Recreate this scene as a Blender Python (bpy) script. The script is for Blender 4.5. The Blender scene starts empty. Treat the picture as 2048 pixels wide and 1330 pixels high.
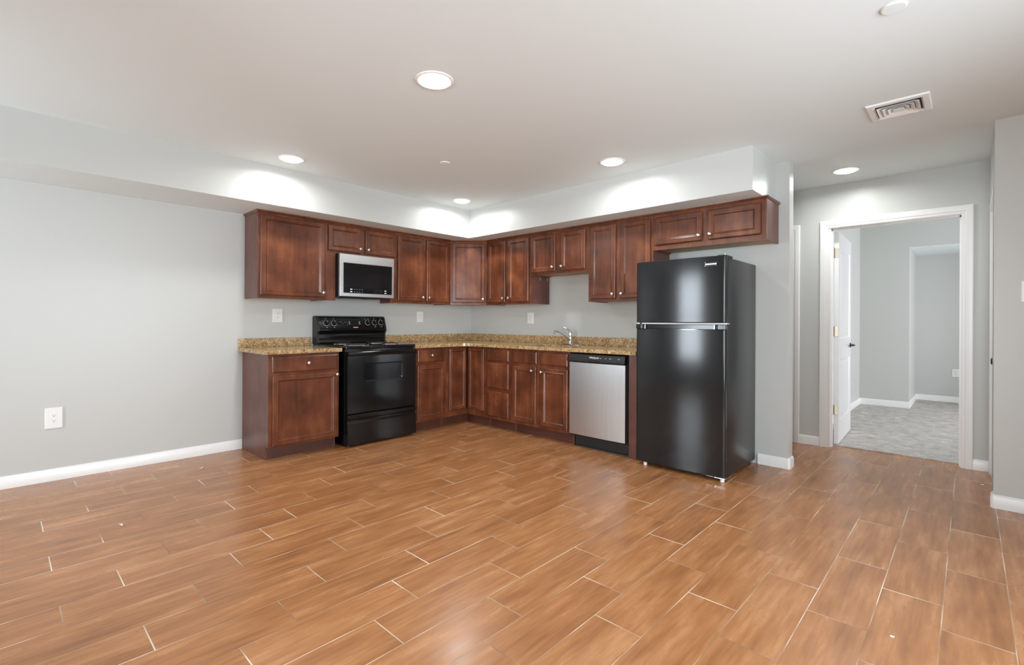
import bpy, bmesh, math, random
from mathutils import Vector, Matrix

S = bpy.context.scene
COL = S.collection
PI = math.pi
random.seed(7)

# ---------------------------------------------------------------- camera, sky, exposure
HC = 2.4536                                   # ceiling height
cam_data = bpy.data.cameras.new('camera')
cam = bpy.data.objects.new('camera', cam_data)
COL.objects.link(cam)
cam.location = (4.8045, -4.3447, 1.1633)
yaw = 2.3308
ROLL = -0.0045
_d = Vector((math.cos(yaw), math.sin(yaw), 0))
_r = Vector((math.sin(yaw), -math.cos(yaw), 0))
_u = Vector((0, 0, 1))
_r2 = _r * math.cos(ROLL) + _u * math.sin(ROLL) * -1
_u2 = _u * math.cos(ROLL) + _r * math.sin(ROLL)
cam.matrix_world = Matrix(((_r2.x, _u2.x, -_d.x, 4.8045), (_r2.y, _u2.y, -_d.y, -4.3447),
                           (_r2.z, _u2.z, -_d.z, 1.1633), (0, 0, 0, 1)))
cam_data.sensor_width = 36.0
cam_data.lens = 972.05 / 2048 * 36.0
cam_data.shift_x = (1024 - 1015.9) / 2048
cam_data.shift_y = -(665 - 643.43) / 2048
cam_data.clip_start = 0.05
S.camera = cam

world = bpy.data.worlds.new('daylight')
S.world = world
world.use_nodes = True
_bg = world.node_tree.nodes['Background']
_bg.inputs['Color'].default_value = (0.84, 0.93, 1.0, 1)
_bg.inputs['Strength'].default_value = 1.0

LAMP = 9.0                                   # ceiling lamp lens emission
SKYLIGHT = 11.0                               # daylight radiance filling each window opening
BEAM = 3.6                                   # downward beam of each ceiling lamp, watts
S.view_settings.view_transform = 'Standard'
S.view_settings.look = 'None'
S.view_settings.gamma = 1.0
S.view_settings.use_curve_mapping = False
S.view_settings.exposure = 1.08
S.cycles.use_adaptive_sampling = False
S.cycles.max_bounces = 14
S.cycles.diffuse_bounces = 8
S.cycles.glossy_bounces = 6
S.cycles.sample_clamp_indirect = 6.0
S.cycles.caustics_reflective = False
S.cycles.caustics_refractive = False

# ---------------------------------------------------------------- materials
def new_mat(name):
    m = bpy.data.materials.new(name)
    m.use_nodes = True
    nt = m.node_tree
    return m, nt, nt.nodes['Principled BSDF']

def nd(nt, typ, **kw):
    n = nt.nodes.new(typ)
    for k, v in kw.items():
        if k.startswith('i_'):
            n.inputs[k[2:].replace('_', ' ')].default_value = v
        else:
            setattr(n, k, v)
    return n

def ramp(nt, stops, interp='LINEAR'):
    n = nt.nodes.new('ShaderNodeValToRGB')
    cr = n.color_ramp
    cr.interpolation = interp
    while len(cr.elements) < len(stops):
        cr.elements.new(0.5)
    for e, (p, c) in zip(cr.elements, stops):
        e.position = p
        e.color = (c[0], c[1], c[2], 1)
    return n

def plain(name, col, rough=0.5, metal=0.0, spec=0.5, bump=0.0, bscale=60.0, var=0.0, coat=0.0):
    m, nt, b = new_mat(name)
    b.inputs['Base Color'].default_value = (*col, 1)
    b.inputs['Roughness'].default_value = rough
    b.inputs['Metallic'].default_value = metal
    b.inputs['Specular IOR Level'].default_value = spec
    b.inputs['Coat Weight'].default_value = coat
    tc = nd(nt, 'ShaderNodeTexCoord')
    if var:
        nz = nd(nt, 'ShaderNodeTexNoise')
        nz.inputs['Scale'].default_value = 6.0
        nz.inputs['Detail'].default_value = 4.0
        nt.links.new(tc.outputs['Object'], nz.inputs['Vector'])
        r = ramp(nt, [(0.3, [c * (1 - var) for c in col]), (0.7, [min(1, c * (1 + var)) for c in col])])
        nt.links.new(nz.outputs['Fac'], r.inputs['Fac'])
        nt.links.new(r.outputs['Color'], b.inputs['Base Color'])
    if bump:
        n2 = nd(nt, 'ShaderNodeTexNoise')
        n2.inputs['Scale'].default_value = bscale
        n2.inputs['Detail'].default_value = 3.0
        nt.links.new(tc.outputs['Object'], n2.inputs['Vector'])
        bp = nd(nt, 'ShaderNodeBump')
        bp.inputs['Strength'].default_value = bump
        bp.inputs['Distance'].default_value = 0.002
        nt.links.new(n2.outputs['Fac'], bp.inputs['Height'])
        nt.links.new(bp.outputs['Normal'], b.inputs['Normal'])
    return m

def emit(name, col, strength):
    m = bpy.data.materials.new(name)
    m.use_nodes = True
    nt = m.node_tree
    nt.nodes.clear()
    e = nd(nt, 'ShaderNodeEmission')
    e.inputs['Color'].default_value = (*col, 1)
    e.inputs['Strength'].default_value = strength
    o = nd(nt, 'ShaderNodeOutputMaterial')
    nt.links.new(e.outputs[0], o.inputs['Surface'])
    return m

def cherry(name, dark, mid, light, rough=0.32, axis='Z'):
    m, nt, b = new_mat(name)
    tc = nd(nt, 'ShaderNodeTexCoord')
    mp = nd(nt, 'ShaderNodeMapping')
    mp.inputs['Scale'].default_value = {'Z': (22, 22, 2.0), 'X': (2.0, 22, 22)}[axis]
    nt.links.new(tc.outputs['Object'], mp.inputs['Vector'])
    oi = nd(nt, 'ShaderNodeObjectInfo')
    n1 = nd(nt, 'ShaderNodeTexNoise', noise_dimensions='4D')
    n1.inputs['Scale'].default_value = 1.0
    n1.inputs['Detail'].default_value = 6.0
    n1.inputs['Roughness'].default_value = 0.6
    nt.links.new(mp.outputs[0], n1.inputs['Vector'])
    w = nd(nt, 'ShaderNodeMath', operation='MULTIPLY')
    w.inputs[1].default_value = 40.0
    nt.links.new(oi.outputs['Random'], w.inputs[0])
    nt.links.new(w.outputs[0], n1.inputs['W'])
    n2 = nd(nt, 'ShaderNodeTexNoise', noise_dimensions='4D')       # cloudy stain
    n2.inputs['Scale'].default_value = 5.0
    n2.inputs['Detail'].default_value = 3.0
    nt.links.new(tc.outputs['Object'], n2.inputs['Vector'])
    nt.links.new(w.outputs[0], n2.inputs['W'])
    mx = nd(nt, 'ShaderNodeMix')
    mx.inputs[0].default_value = 0.62
    nt.links.new(n1.outputs['Fac'], mx.inputs[2])
    nt.links.new(n2.outputs['Fac'], mx.inputs[3])
    r = ramp(nt, [(0.32, dark), (0.5, mid), (0.70, light)])
    nt.links.new(mx.outputs[0], r.inputs['Fac'])
    nt.links.new(r.outputs['Color'], b.inputs['Base Color'])
    b.inputs['Roughness'].default_value = rough
    b.inputs['Specular IOR Level'].default_value = 0.5
    bp = nd(nt, 'ShaderNodeBump')
    bp.inputs['Strength'].default_value = 0.08
    bp.inputs['Distance'].default_value = 0.001
    nt.links.new(n1.outputs['Fac'], bp.inputs['Height'])
    nt.links.new(bp.outputs['Normal'], b.inputs['Normal'])
    return m

def floor_mat():
    m, nt, b = new_mat('wood_look_tile')
    L = nt.links.new
    tc = nd(nt, 'ShaderNodeTexCoord')
    sp = nd(nt, 'ShaderNodeSeparateXYZ')
    L(tc.outputs['Object'], sp.inputs[0])
    def M(op, a, bb=None):
        n = nd(nt, 'ShaderNodeMath', operation=op)
        for i, v in enumerate((a, bb)):
            if v is None: continue
            if isinstance(v, (int, float)): n.inputs[i].default_value = v
            else: L(v, n.inputs[i])
        return n.outputs[0]
    TW, TL = 0.2, 0.627
    u = M('DIVIDE', M('SUBTRACT', sp.outputs['X'], 3.928), TW)
    row = M('FLOOR', u)
    fu = M('FRACT', u)
    v = M('DIVIDE', M('ADD', M('ADD', sp.outputs['Y'], 2.703), M('MULTIPLY', row, 0.209)), TL)
    # each row steps a third of a tile
    v = M('DIVIDE', M('ADD', M('ADD', sp.outputs['Y'], 2.075), M('MULTIPLY', M('ADD', row, 1.0), 0.209)), TL)
    col = M('FLOOR', v)
    fv = M('FRACT', v)
    du = M('MULTIPLY', M('MINIMUM', fu, M('SUBTRACT', 1.0, fu)), TW)
    dv = M('MULTIPLY', M('MINIMUM', fv, M('SUBTRACT', 1.0, fv)), TL)
    cmb = nd(nt, 'ShaderNodeCombineXYZ')
    L(row, cmb.inputs[0]); L(col, cmb.inputs[1])
    wn = nd(nt, 'ShaderNodeTexWhiteNoise', noise_dimensions='2D')
    L(cmb.outputs[0], wn.inputs['Vector'])
    # grain
    def grain(sx, sy, detail, off):
        c = nd(nt, 'ShaderNodeCombineXYZ')
        L(M('MULTIPLY', sp.outputs['X'], sx), c.inputs[0])
        L(M('MULTIPLY', sp.outputs['Y'], sy), c.inputs[1])
        L(M('MULTIPLY', wn.outputs['Value'], off), c.inputs[2])
        n = nd(nt, 'ShaderNodeTexNoise')
        n.inputs['Scale'].default_value = 1.0
        n.inputs['Detail'].default_value = detail
        n.inputs['Roughness'].default_value = 0.55
        n.inputs['Distortion'].default_value = 0.1
        L(c.outputs[0], n.inputs['Vector'])
        return n.outputs['Fac']
    g1 = grain(13, 2.6, 5, 37.0)
    g2 = grain(52, 4.0, 2, 91.0)
    gm = M('ADD', M('MULTIPLY', g1, 0.62), M('MULTIPLY', g2, 0.38))
    gm = M('ADD', gm, M('MULTIPLY', M('SUBTRACT', wn.outputs['Value'], 0.5), 0.07))
    r = ramp(nt, [(0.24, (0.20, 0.079, 0.030)), (0.42, (0.335, 0.140, 0.053)), (0.54, (0.415, 0.180, 0.071)), (0.72, (0.55, 0.275, 0.126))])
    L(gm, r.inputs['Fac'])
    # grout: long joints thinner, patchy
    gn = nd(nt, 'ShaderNodeTexNoise')
    gn.inputs['Scale'].default_value = 2.6
    gn.inputs['Detail'].default_value = 2.0
    L(tc.outputs['Object'], gn.inputs['Vector'])
    gr = ramp(nt, [(0.36, (0.26, 0.155, 0.085)), (0.5, (0.50, 0.36, 0.25)), (0.62, (0.85, 0.77, 0.66))])
    L(gn.outputs['Fac'], gr.inputs['Fac'])
    mk = M('MAXIMUM', M('LESS_THAN', du, 0.0014), M('LESS_THAN', dv, 0.0021))
    mx = nd(nt, 'ShaderNodeMix', data_type='RGBA')
    L(mk, mx.inputs[0]); L(r.outputs['Color'], mx.inputs[6]); L(gr.outputs['Color'], mx.inputs[7])
    L(mx.outputs[2], b.inputs['Base Color'])
    rr = M('ADD', M('MULTIPLY', g1, 0.14), 0.19)
    L(M('ADD', rr, M('MULTIPLY', mk, 0.3)), b.inputs['Roughness'])
    b.inputs['Specular IOR Level'].default_value = 0.5
    # joints sit a little lower; faint waviness
    hgt = M('SUBTRACT', M('MULTIPLY', g2, 0.10), mk)
    bp = nd(nt, 'ShaderNodeBump')
    bp.inputs['Strength'].default_value = 0.25
    bp.inputs['Distance'].default_value = 0.001
    L(hgt, bp.inputs['Height'])
    L(bp.outputs['Normal'], b.inputs['Normal'])
    return m

def granite_mat():
    m, nt, b = new_mat('gold_granite')
    L = nt.links.new
    tc = nd(nt, 'ShaderNodeTexCoord')
    vo = nd(nt, 'ShaderNodeTexVoronoi')
    vo.inputs['Scale'].default_value = 135.0
    nz = nd(nt, 'ShaderNodeTexNoise')
    nz.inputs['Scale'].default_value = 26.0
    nz.inputs['Detail'].default_value = 6.0
    nz.inputs['Roughness'].default_value = 0.7
    L(tc.outputs['Object'], nz.inputs['Vector'])
    ad = nd(nt, 'ShaderNodeVectorMath', operation='MULTIPLY_ADD')
    ad.inputs[1].default_value = (0.05, 0.05, 0.05)
    L(nz.outputs['Color'], ad.inputs[0]); L(tc.outputs['Object'], ad.inputs[2])
    L(ad.outputs[0], vo.inputs['Vector'])
    bw = nd(nt, 'ShaderNodeSeparateColor')
    L(vo.outputs['Color'], bw.inputs[0])
    mixv = nd(nt, 'ShaderNodeMix')
    mixv.inputs[0].default_value = 0.6
    L(bw.outputs[0], mixv.inputs[2]); L(nz.outputs['Fac'], mixv.inputs[3])
    r = ramp(nt, [(0.20, (0.04, 0.026, 0.016)), (0.31, (0.18, 0.100, 0.042)), (0.42, (0.38, 0.215, 0.080)), (0.53, (0.48, 0.31, 0.135)),
                  (0.64, (0.60, 0.46, 0.27)), (0.78, (0.74, 0.65, 0.48))])
    L(mixv.outputs[0], r.inputs['Fac'])
    L(r.outputs['Color'], b.inputs['Base Color'])
    b.inputs['Roughness'].default_value = 0.14
    return m

def carpet_mat():
    m, nt, b = new_mat('grey_carpet')
    L = nt.links.new
    tc = nd(nt, 'ShaderNodeTexCoord')
    n1 = nd(nt, 'ShaderNodeTexNoise'); n1.inputs['Scale'].default_value = 9.0; n1.inputs['Detail'].default_value = 8.0; n1.inputs['Roughness'].default_value = 0.7
    n2 = nd(nt, 'ShaderNodeTexNoise'); n2.inputs['Scale'].default_value = 130.0; n2.inputs['Detail'].default_value = 3.0
    L(tc.outputs['Object'], n1.inputs['Vector']); L(tc.outputs['Object'], n2.inputs['Vector'])
    mx = nd(nt, 'ShaderNodeMix'); mx.inputs[0].default_value = 0.5
    L(n1.outputs['Fac'], mx.inputs[2]); L(n2.outputs['Fac'], mx.inputs[3])
    r = ramp(nt, [(0.33, (0.26, 0.235, 0.21)), (0.5, (0.50, 0.475, 0.445)), (0.66, (0.76, 0.735, 0.70))])
    L(mx.outputs[0], r.inputs['Fac'])
    L(r.outputs['Color'], b.inputs['Base Color'])
    b.inputs['Roughness'].default_value = 0.95
    b.inputs['Specular IOR Level'].default_value = 0.1
    bp = nd(nt, 'ShaderNodeBump'); bp.inputs['Strength'].default_value = 0.8; bp.inputs['Distance'].default_value = 0.012
    L(mx.outputs[0], bp.inputs['Height']); L(bp.outputs['Normal'], b.inputs['Normal'])
    return m

def steel_mat(name, axis, col=(0.60, 0.60, 0.59), rough=0.3):
    m, nt, b = new_mat(name)
    L = nt.links.new
    tc = nd(nt, 'ShaderNodeTexCoord')
    mp = nd(nt, 'ShaderNodeMapping')
    mp.inputs['Scale'].default_value = (3, 3, 500) if axis == 'X' else (500, 500, 3)
    L(tc.outputs['Object'], mp.inputs['Vector'])
    nz = nd(nt, 'ShaderNodeTexNoise'); nz.inputs['Scale'].default_value = 1.0; nz.inputs['Detail'].default_value = 2.0
    L(mp.outputs[0], nz.inputs['Vector'])
    r = ramp(nt, [(0.3, [c * 0.93 for c in col]), (0.7, [min(1, c * 1.07) for c in col])])
    L(nz.outputs['Fac'], r.inputs['Fac']); L(r.outputs['Color'], b.inputs['Base Color'])
    b.inputs['Metallic'].default_value = 1.0
    b.inputs['Roughness'].default_value = rough
    b.inputs['Anisotropic'].default_value = 0.6
    bp = nd(nt, 'ShaderNodeBump'); bp.inputs['Strength'].default_value = 0.03; bp.inputs['Distance'].default_value = 0.001
    L(nz.outputs['Fac'], bp.inputs['Height']); L(bp.outputs['Normal'], b.inputs['Normal'])
    return m

def pane_mat():
    m = bpy.data.materials.new('window_glass')
    m.use_nodes = True
    nt = m.node_tree
    nt.nodes.clear()
    t = nd(nt, 'ShaderNodeBsdfTransparent')
    g = nd(nt, 'ShaderNodeBsdfGlossy'); g.inputs['Roughness'].default_value = 0.02
    f = nd(nt, 'ShaderNodeFresnel'); f.inputs['IOR'].default_value = 1.45
    x = nd(nt, 'ShaderNodeMixShader')
    o = nd(nt, 'ShaderNodeOutputMaterial')
    nt.links.new(f.outputs[0], x.inputs[0]); nt.links.new(t.outputs[0], x.inputs[1]); nt.links.new(g.outputs[0], x.inputs[2])
    nt.links.new(x.outputs[0], o.inputs['Surface'])
    return m

M_WALL = plain('grey_wall_paint', (0.555, 0.565, 0.545), 0.36, spec=0.35, bump=0.05, bscale=240)
M_CEIL = plain('white_ceiling_paint', (0.80, 0.87, 0.88), 0.6, spec=0.25, bump=0.03, bscale=200)
M_TRIM = plain('white_trim_paint', (0.84, 0.84, 0.83), 0.3, spec=0.5)
M_FLOOR = floor_mat()
M_CARPET = carpet_mat()
M_GRAN = granite_mat()
M_WOOD = cherry('cherry_wood', (0.066, 0.0195, 0.009), (0.138, 0.041, 0.0175), (0.26, 0.088, 0.036), 0.25)
M_SIDE = cherry('cherry_side_laminate', (0.085, 0.030, 0.022), (0.135, 0.050, 0.036), (0.19, 0.078, 0.058), 0.35)
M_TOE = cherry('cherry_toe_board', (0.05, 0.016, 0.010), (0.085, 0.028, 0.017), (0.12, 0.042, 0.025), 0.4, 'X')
M_RAW = cherry('raw_maple_panel', (0.38, 0.23, 0.115), (0.46, 0.29, 0.15), (0.54, 0.36, 0.19), 0.6, 'X')
M_NICKEL = plain('brushed_nickel', (0.78, 0.75, 0.70), 0.28, 1.0)
M_CHROME = plain('chrome', (0.82, 0.83, 0.84), 0.06, 1.0)
M_BLACK = plain('black_enamel', (0.007, 0.007, 0.007), 0.13, spec=0.4)
M_BLACKM = plain('black_matte_plastic', (0.012, 0.012, 0.012), 0.42)
M_SHADOW = plain('black_recess', (0.006, 0.006, 0.006), 0.8)
M_GLASSB = plain('black_oven_glass', (0.006, 0.006, 0.007), 0.12, spec=0.3)
M_FRDOOR = plain('black_fridge_door', (0.010, 0.011, 0.012), 0.13, spec=0.5, bump=0.004, bscale=300)
M_FRSIDE = plain('black_fridge_side', (0.014, 0.014, 0.015), 0.26, spec=0.6, bump=0.12, bscale=420)
M_STEEL = steel_mat('brushed_steel', 'Z', (0.585, 0.60, 0.61), 0.30)
M_STEELH = steel_mat('brushed_steel_microwave', 'X', (0.70, 0.70, 0.70), 0.30)
M_GREY = plain('grey_print', (0.42, 0.43, 0.44), 0.5)
M_WHITEP = plain('white_print', (0.85, 0.85, 0.85), 0.5)
M_GASKET = plain('pale_grey_gasket', (0.62, 0.63, 0.64), 0.4)
M_PLATE = plain('white_plastic_plate', (0.82, 0.82, 0.81), 0.3)
M_SLOT = plain('dark_slot', (0.03, 0.03, 0.03), 0.6)
M_BRASS = plain('satin_brass', (0.72, 0.64, 0.50), 0.33, 1.0)
M_DOOR = plain('white_door_paint', (0.83, 0.84, 0.85), 0.3)
M_LENS = emit('lit_lamp_lens', (0.97, 0.985, 1.0), LAMP)
M_TRIMRING = plain('white_lamp_ring', (0.86, 0.86, 0.85), 0.4)
M_TAPE = plain('grey_green_tab', (0.22, 0.30, 0.29), 0.5)
M_GLASS = pane_mat()
M_PAPER = plain('white_scrap', (0.85, 0.84, 0.80), 0.7)

# ---------------------------------------------------------------- mesh helpers
class MB:
    def __init__(self):
        self.bm = bmesh.new()
    def box(self, x0, x1, y0, y1, z0, z1, bevel=0.0, seg=1):
        bm = self.bm
        ret = bmesh.ops.create_cube(bm, size=1.0)
        vs = ret['verts']
        for v in vs:
            v.co = Vector(((x0 + x1) / 2 + v.co.x * (x1 - x0), (y0 + y1) / 2 + v.co.y * (y1 - y0), (z0 + z1) / 2 + v.co.z * (z1 - z0)))
        if bevel:
            es = {e for v in vs for e in v.link_edges}
            bmesh.ops.bevel(bm, geom=list(es), offset=bevel, segments=seg, profile=0.5, affect='EDGES')
        return self
    def loops(self, rings, cap0=True, cap1=True, closed=True):
        bm = self.bm
        R = [[bm.verts.new(p) for p in r] for r in rings]
        n = len(R[0])
        for a, b in zip(R, R[1:]):
            for i in range(n if closed else n - 1):
                j = (i + 1) % n
                bm.faces.new((a[i], a[j], b[j], b[i]))
        if cap0: bm.faces.new(R[0])
        if cap1: bm.faces.new(R[-1])
        return self
    def tube(self, pts, radii, n=12, cap=True):
        pts = [Vector(p) for p in pts]
        if not hasattr(radii, '__len__'): radii = [radii] * len(pts)
        rings = []
        for i, p in enumerate(pts):
            t = (pts[min(i + 1, len(pts) - 1)] - pts[max(i - 1, 0)]).normalized()
            up = Vector((0, 0, 1)) if abs(t.z) < 0.9 else Vector((0, 1, 0))
            a = t.cross(up).normalized(); b = t.cross(a).normalized()
            rings.append([p + (a * math.cos(k * 2 * PI / n) + b * math.sin(k * 2 * PI / n)) * radii[i] for k in range(n)])
        return self.loops(rings, cap, cap)
    def lathe(self, prof, c=(0, 0, 0), axis='Z', n=28, cap0=True, cap1=True):
        # prof: (radius, distance along axis)
        rings = []
        for r, h in prof:
            ring = []
            for k in range(n):
                a = 2 * PI * k / n
                p = (r * math.cos(a), r * math.sin(a), h)
                if axis == 'Y': p = (p[0], p[2], p[1])
                elif axis == '-Y': p = (p[0], -p[2], p[1])
                elif axis == 'X': p = (p[2], p[0], p[1])
                ring.append(Vector(p) + Vector(c))
            rings.append(ring)
        return self.loops(rings, cap0, cap1)
    def prism(self, poly, x0, x1, axis='X'):
        def P(a, b, t):
            return {'X': (t, a, b), 'Y': (a, t, b), 'Z': (a, b, t)}[axis]
        return self.loops([[P(a, b, x0) for a, b in poly], [P(a, b, x1) for a, b in poly]])
    def build(self, name, mat, parent=None, loc=None, smooth=None):
        bm = self.bm
        bmesh.ops.remove_doubles(bm, verts=bm.verts, dist=1e-6)
        bmesh.ops.recalc_face_normals(bm, faces=bm.faces)
        if smooth is not None:
            for f in bm.faces: f.smooth = True
            for e in bm.edges:
                if len(e.link_faces) == 2 and e.calc_face_angle(0) > smooth: e.smooth = False
        me = bpy.data.meshes.new(name)
        bm.to_mesh(me); bm.free()
        me.materials.append(mat)
        o = bpy.data.objects.new(name, me)
        COL.objects.link(o)
        if parent is not None: o.parent = parent
        if loc is not None: o.location = loc
        return o

def thing(name, label, cat, loc, rotz=0.0, group=None):
    o = bpy.data.objects.new(name, None)
    o.empty_display_size = 0.1
    COL.objects.link(o)
    o.location = loc; o.rotation_euler = (0, 0, rotz)
    o['label'] = label; o['category'] = cat
    if group: o['group'] = group
    return o

def tag(o, label, cat, group=None):
    o['label'] = label; o['category'] = cat
    if group: o['group'] = group
    return o

def struct(o):
    o['kind'] = 'structure'
    return o

def dup(o, parent, loc):
    c = o.copy(); COL.objects.link(c); c.parent = parent; c.location = loc
    return c

def dup_tree(root, loc, rotz, label):
    r = root.copy(); COL.objects.link(r); r.location = loc; r.rotation_euler = (0, 0, rotz); r['label'] = label
    for ch in list(root.children):
        c = ch.copy(); COL.objects.link(c); c.parent = r
        for g in ch.children:
            d = g.copy(); COL.objects.link(d); d.parent = c
    return r

def rect(x0, x1, z0, z1, y):
    return [(x0, y, z0), (x1, y, z0), (x1, y, z1), (x0, y, z1)]

def add_text(body, size, name, mat, parent, loc, rot=(PI / 2, 0, 0), extrude=0.0006, align='CENTER'):
    cu = bpy.data.curves.new(name, 'FONT')
    cu.body = body; cu.size = size; cu.extrude = extrude; cu.align_x = align; cu.align_y = 'CENTER'
    tmp = bpy.data.objects.new(name + '_curve', cu)
    COL.objects.link(tmp)
    bpy.context.view_layer.update()
    me = bpy.data.meshes.new_from_object(tmp.evaluated_get(bpy.context.evaluated_depsgraph_get()))
    bpy.data.objects.remove(tmp)
    me.name = name; me.materials.clear(); me.materials.append(mat)
    o = bpy.data.objects.new(name, me); COL.objects.link(o)
    o.parent = parent; o.location = loc; o.rotation_euler = rot
    return o

# ---------------------------------------------------------------- structure
YB = 0.0                  # kitchen back wall plane
XE = 3.7615               # free end of that wall
TB = 0.112                # its thickness
YD = 1.034                # hall wall with the bedroom doorway
YD2 = 1.150
XR = 4.9155               # hall right wall / corner of the right wall
YR = 0.008
XMAX, YMIN = 7.2, -6.6
DX0, DX1, DZ = 3.860, 4.752, 2.045          # bedroom doorway (rough jamb faces)

def wall_along_x(name, x0, x1, y0, y1, openings, mat=M_WALL, z1=HC):
    m = MB(); c = x0
    for a, b, za, zb in sorted(openings):
        m.box(c, a, y0, y1, 0, z1)
        if za > 0: m.box(a, b, y0, y1, 0, za)
        m.box(a, b, y0, y1, zb, z1)
        c = b
    m.box(c, x1, y0, y1, 0, z1)
    return struct(m.build(name, mat))

def wall_along_y(name, y0, y1, x0, x1, openings, mat=M_WALL, z1=HC):
    m = MB(); c = y0
    for a, b, za, zb in sorted(openings):
        m.box(x0, x1, c, a, 0, z1)
        if za > 0: m.box(x0, x1, a, b, 0, za)
        m.box(x0, x1, a, b, zb, z1)
        c = b
    m.box(x0, x1, c, y1, 0, z1)
    return struct(m.build(name, mat))

fl = MB().box(-0.2, XMAX + 0.1, YMIN - 0.1, YD2 - 0.004, -0.1, 0.0)
struct(fl.build('floor', M_FLOOR))
struct(MB().box(-0.2, XMAX + 0.1, YMIN - 0.1, YD + 0.004, HC, HC + 0.12).build('ceiling', M_CEIL))
HB = 2.74
struct(MB().box(3.2, XMAX + 0.2, YD + 0.05, 5.6, HB, HB + 0.1).build('ceiling_bedroom', M_CEIL))

WIN = [(0.55, 1.45, 0.40, 2.15), (4.5, 5.4, 0.40, 2.15)]  # second window is added to brighten the right wall and hall
wall_along_y('wall_left', YMIN - 0.1, YD2, -0.12, 0.0, [])
wall_along_x('wall_back', 0.0, XE, YB, TB, [])
wall_along_x('wall_right', XR, XMAX, YR, YR + 0.11, [])
wall_along_y('wall_hall_right', YR + 0.11, YD, XR, XR + 0.11, [(0.20, 0.96, 0, 2.05)])
wall_along_x('wall_hall', 0.0, 7.2, YD, YD2, [(DX0 - 0.016, DX1 + 0.016, 0, DZ + 0.016), (2.74, 3.542, 0, 2.05)], z1=HB)
wall_along_x('wall_front', 0.0, XMAX, YMIN - 0.12, YMIN, WIN)
ADDED_SWIN = [(-3.9, -1.9, 0.2, 2.2)]  # unseen side window, added to brighten the ceiling and left wall
wall_along_y('wall_side', YMIN, YD, XMAX, XMAX + 0.12, ADDED_SWIN)

# soffit: one L-shaped drop along the left wall and over the back run
SA, SB, ZS, XS = 0.581, 0.565, 2.1318, 3.658
sof = MB().prism([(0, YMIN), (SA, YMIN), (SA, -SB), (XS, -SB), (XS, 0), (0, 0)], ZS, HC, 'Z')
so = struct(sof.build('ceiling_soffit', M_WALL))
so.data.materials.append(M_CEIL)
for p_ in so.data.polygons:
    if p_.normal.z < -0.5: p_.material_index = 1

# bedroom beyond the doorway
struct(MB().box(3.2, 7.2, YD2 - 0.004, 5.5, -0.1, 0.008).build('floor_bedroom', M_CARPET))
BXL, BYB, AX, AYB, AZ = 3.655, 4.22, 4.205, 5.33, 2.20
wall_along_y('wall_bedroom_left', YD2, BYB, BXL - 0.1, BXL, [], z1=HB)
mb = MB().box(BXL - 0.1, AX, BYB, AYB, 0, HB).box(AX, 7.2, BYB, AYB, AZ + 0.0, HB)
struct(mb.build('wall_bedroom_back', M_WALL))
struct(MB().box(AX - 0.1, 7.2, AYB, AYB + 0.1, 0, HB).build('wall_alcove', M_WALL))
struct(MB().box(AX + 0.002, 7.2, BYB + 0.002, AYB, AZ - 0.006, AZ - 0.0005).build('ceiling_alcove', M_CEIL))
wall_along_y('wall_bedroom_right', YD2, AYB + 0.1, 7.2, 7.32, [(2.2, 4.15, 0.45, 2.15)], z1=HB)

# windows behind the photographer and in the bedroom, two added for their light: frame, sash bar, pane
def window_x(i, x0, x1, z0, z1, y):
    f = MB()
    w = 0.05
    f.box(x0, x0 + w, y - 0.11, y - 0.02, z0, z1).box(x1 - w, x1, y - 0.11, y - 0.02, z0, z1)
    f.box(x0 + w, x1 - w, y - 0.11, y - 0.02, z0, z0 + w).box(x0 + w, x1 - w, y - 0.11, y - 0.02, z1 - w, z1)
    zm = (z0 + z1) / 2
    f.box(x0 + w, x1 - w, y - 0.09, y - 0.04, zm - 0.025, zm + 0.025)
    o = struct(f.build('window_%d' % i, M_TRIM))
    p = MB().box(x0 + w, x1 - w, y - 0.068, y - 0.064, z0 + w, z1 - w).build('pane', M_GLASS, o)
    return o
for i, (a, b, c, d) in enumerate(WIN):
    window_x(i + 1, a, b, c, d, YMIN)
BWIN = [(2.2, 4.15, 0.45, 2.15)]
for i, (a, b, c, d) in enumerate(ADDED_SWIN + BWIN):
    f = MB(); w = 0.05; zm = (c + d) / 2
    f.box(7.22, 7.31, a, a + w, c, d).box(7.22, 7.31, b - w, b, c, d).box(7.22, 7.31, a + w, b - w, c, c + w).box(7.22, 7.31, a + w, b - w, d - w, d).box(7.24, 7.29, a + w, b - w, zm - 0.025, zm + 0.025)
    o = struct(f.build('window_%d' % (i + 3), M_TRIM))
    MB().box(7.262, 7.266, a + w, b - w, c + w, d - w).build('pane', M_GLASS, o)
def daylight(loc, rot, sx, sy, k=1.0):
    l = bpy.data.lights.new('window_daylight', 'AREA')
    l.shape = 'RECTANGLE'; l.size = sx; l.size_y = sy
    l.energy = SKYLIGHT * k * sx * sy * PI; l.color = (0.84, 0.93, 1.0) if loc[1] < 0 else (0.98, 0.965, 1.0)
    o = bpy.data.objects.new('window_daylight', l); COL.objects.link(o)
    o.location = loc; o.rotation_euler = rot
for a, b, c, d in WIN:
    daylight(((a + b) / 2, YMIN - 0.125, (c + d) / 2), (PI / 2, 0, 0), b - a, d - c, 0.78 if a < 3 else 1.15)   # shines towards +y; right-hand one is fill for the added window
for a, b, c, d in ADDED_SWIN + BWIN:
    daylight((7.325, (a + b) / 2, (c + d) / 2), (PI / 2, 0, PI / 2), b - a, d - c, 0.55 if a > 0 else 0.9)  # the side one is fill light through the added window

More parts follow.
